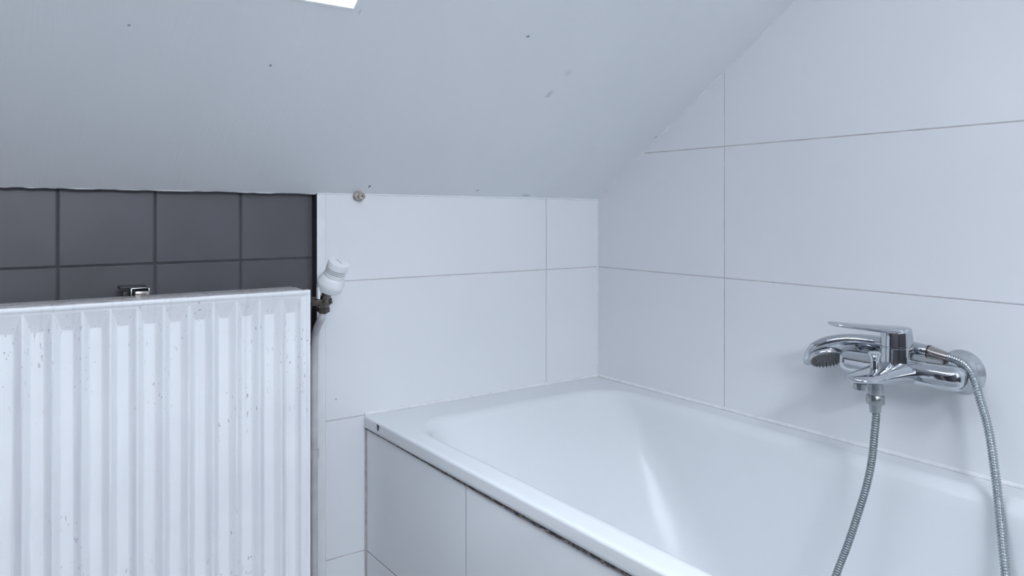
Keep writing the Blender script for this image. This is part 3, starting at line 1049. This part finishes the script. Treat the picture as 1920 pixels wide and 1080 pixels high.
# spray plate, tilted with the underside of the head
slope_dir = Vector((0.060, 0.0, 0.0325)).normalized()       # (u, y, z) along the plate
fc = (0.7165, 0.0, -0.0435)
bm = bmesh.new()
def FP(a, y, h):
    """point on the plate: a along, y across, h outwards (down)"""
    nrm = (slope_dir.z, -slope_dir.x)      # (u, z) pointing down
    return HS(fc[0] + a * slope_dir.x + h * nrm[0], y, fc[2] + a * slope_dir.z + h * nrm[1])
R = []
for rr, h in ((0.0335, -0.006), (0.0345, -0.001), (0.0338, 0.0012), (0.0318, 0.0022)):
    R.append([bm.verts.new(FP(rr * math.cos(2 * math.pi * k / 48), rr * 1.0 * math.sin(2 * math.pi * k / 48), h)) for k in range(48)])
skin(bm, R, True)
link('head_ring', bm, 'chrome', hand, angle=40)
bm = bmesh.new()
R = []
for rr, h in ((0.0312, 0.001), (0.0312, 0.0034), (0.0298, 0.0044), (0.015, 0.0052), (0.001, 0.0054)):
    R.append([bm.verts.new(FP(rr * math.cos(2 * math.pi * k / 40), rr * math.sin(2 * math.pi * k / 40), h)) for k in range(40)])
skin(bm, R, True)
for rad_, cnt in ((0.0085, 8), (0.0160, 14), (0.0230, 20), (0.0282, 26)):
    for k in range(cnt):
        a = 2 * math.pi * k / cnt
        ca, cy = rad_ * math.cos(a), rad_ * math.sin(a)
        rr_ = [[bm.verts.new(FP(ca + q * math.cos(t * math.pi / 3), cy + q * math.sin(t * math.pi / 3), h)) for t in range(6)] for q, h in ((0.0012, 0.004), (0.0009, 0.0076))]
        skin(bm, rr_, True)
link('spray_plate', bm, 'spray', hand, angle=40)['label'] = 'dark grey plate with spray nozzles'

# ------------------------------------------------------------------ shower hose
hose = empty('shower_hose', W(UC, KB, 0.70))
tag(hose, 'ribbed grey metal shower hose hanging from the tap into the bathtub', 'hose')
bm = bmesh.new()
lathe(bm, W(UC, KB, 0.7405), (0, 0, -1), [(0, 0.0105), (0.0005, 0.0135), (0.003, 0.0148), (0.013, 0.0148), (0.0155, 0.0138), (0.0160, 0.0112), (0.0165, 0.0100), (0.030, 0.0088), (0.0305, 0.0070)], 36)
link('hose_nut', bm, 'chrome_matt', hose, angle=35)
# swivel cone on the handle
a = W(0.9020, 0.032, 0.8070)
bdir = (W(0.9330, 0.034, 0.8025) - a).normalized()
bm = bmesh.new()
lathe(bm, a, bdir, [(0.0, 0.0), (0.0, 0.0113), (0.002, 0.0115), (0.030, 0.0088), (0.0335, 0.0084), (0.0335, 0.0)], 36)
link('swivel_cone', bm, 'nickel', hose, angle=35)['label'] = 'satin conical swivel at the handle'
bm = bmesh.new()
lathe(bm, a - bdir * 0.0006, bdir, [(0.0, 0.0), (0.0, 0.0116), (0.0012, 0.0118), (0.0024, 0.0116), (0.0024, 0.0)], 36)
link('seal_ring', bm, 'black', hose)

def ribbed(name, ctrl, mat, r0=0.0066, pitch=0.0042):
    pts = catmull(ctrl, 24)
    n_per = 6
    pts, L = resample(pts, pitch / n_per)
    prof = [0.80, 0.92, 1.0, 1.0, 0.96, 0.82]
    rad = [r0 * prof[i % n_per] for i in range(len(pts))]
    bm = bmesh.new()
    sweep(bm, pts, rad, 16)
    return link(name, bm, mat, hose, angle=80)
lo = W(0.950, 0.20, 0.232)
mid = [W(0.8665, KB, 0.7120), W(0.8676, 0.1420, 0.7060), W(0.8654, 0.1430, 0.6767), W(0.8624, 0.1460, 0.6311), W(0.8563, 0.1520, 0.5851), W(0.8477, 0.1620, 0.5391), W(0.8367, 0.1760, 0.4841), W(0.8245, 0.1930, 0.4293),
       W(0.8160, 0.215, 0.37), W(0.8160, 0.245, 0.30), W(0.835, 0.275, 0.245), W(0.89, 0.290, 0.2250)]
ribbed('grey_hose_run', mid, 'hose_grey')['label'] = 'dull limescaled run of the hose'
up = [W(0.89, 0.29, 0.2250), W(0.97, 0.280, 0.2255), W(1.035, 0.240, 0.245), W(1.068, 0.190, 0.31), W(1.073, 0.155, 0.39), W(1.066, 0.133, 0.46), W(1.0587, 0.1220, 0.5015), W(1.0417, 0.0980, 0.5707), W(1.0311, 0.0830, 0.6139),
      W(1.0236, 0.0740, 0.6435), W(1.0144, 0.0650, 0.6820), W(1.0052, 0.0580, 0.7129), W(0.9931, 0.0520, 0.7441), W(0.9850, 0.0485, 0.7680), W(0.9750, 0.0450, 0.7860), W(0.9620, 0.0408, 0.7965), W(0.9480, 0.0370, 0.8008), W(0.9330, 0.0342, 0.8028)]
ribbed('shiny_hose_run', up, 'hose', r0=0.0070)['label'] = 'shiny run of the hose'

# ------------------------------------------------------------------ ceiling lamp added for fill light on the flat ceiling (unseen, behind the camera)
LP = Vector((-1.25, -2.30, ZTOP))
lamp = empty('added_ceiling_lamp', LP)
tag(lamp, 'round white flush lamp added for fill light on the flat ceiling, out of view', 'lamp')
bm = bmesh.new()
lathe(bm, LP, (0, 0, -1), [(0, 0.0), (0, 0.17), (0.03, 0.17), (0.035, 0.165), (0.035, 0.155), (0.03, 0.15), (0.03, 0.0)], 48)
link('added_lamp_base', bm, 'added_lamp_metal', lamp)
bm = bmesh.new()
lathe(bm, LP + Vector((0, 0, -0.031)), (0, 0, -1), [(0, 0.0), (0, 0.15), (0.02, 0.145), (0.035, 0.10), (0.04, 0.0)], 48)
link('added_lamp_shade', bm, 'lamp', lamp)
FILL_BSDF.inputs['Emission Strength'].default_value = FILL_POWER

WLP = Vector((-1.35, YF, 1.78))  # second lamp, added out of view to brighten walls and slope
wall_fill = empty('added_wall_lamp', WLP)
tag(wall_fill, 'long white lamp added for fill light on the wall behind the camera', 'lamp')
bm = bmesh.new()
box(bm, (WLP.x - 0.32, YF + 0.0005, WLP.z - 0.03), (WLP.x + 0.32, YF + 0.03, WLP.z + 0.03), 0.004)
link('added_lamp_base', bm, 'added_lamp_metal', wall_fill)
bm = bmesh.new()
box(bm, (WLP.x - 0.30, YF + 0.031, WLP.z - 0.05), (WLP.x + 0.30, YF + 0.09, WLP.z + 0.05), 0.02, 4)
link('added_lamp_shade', bm, 'added_wall_lamp', wall_fill)
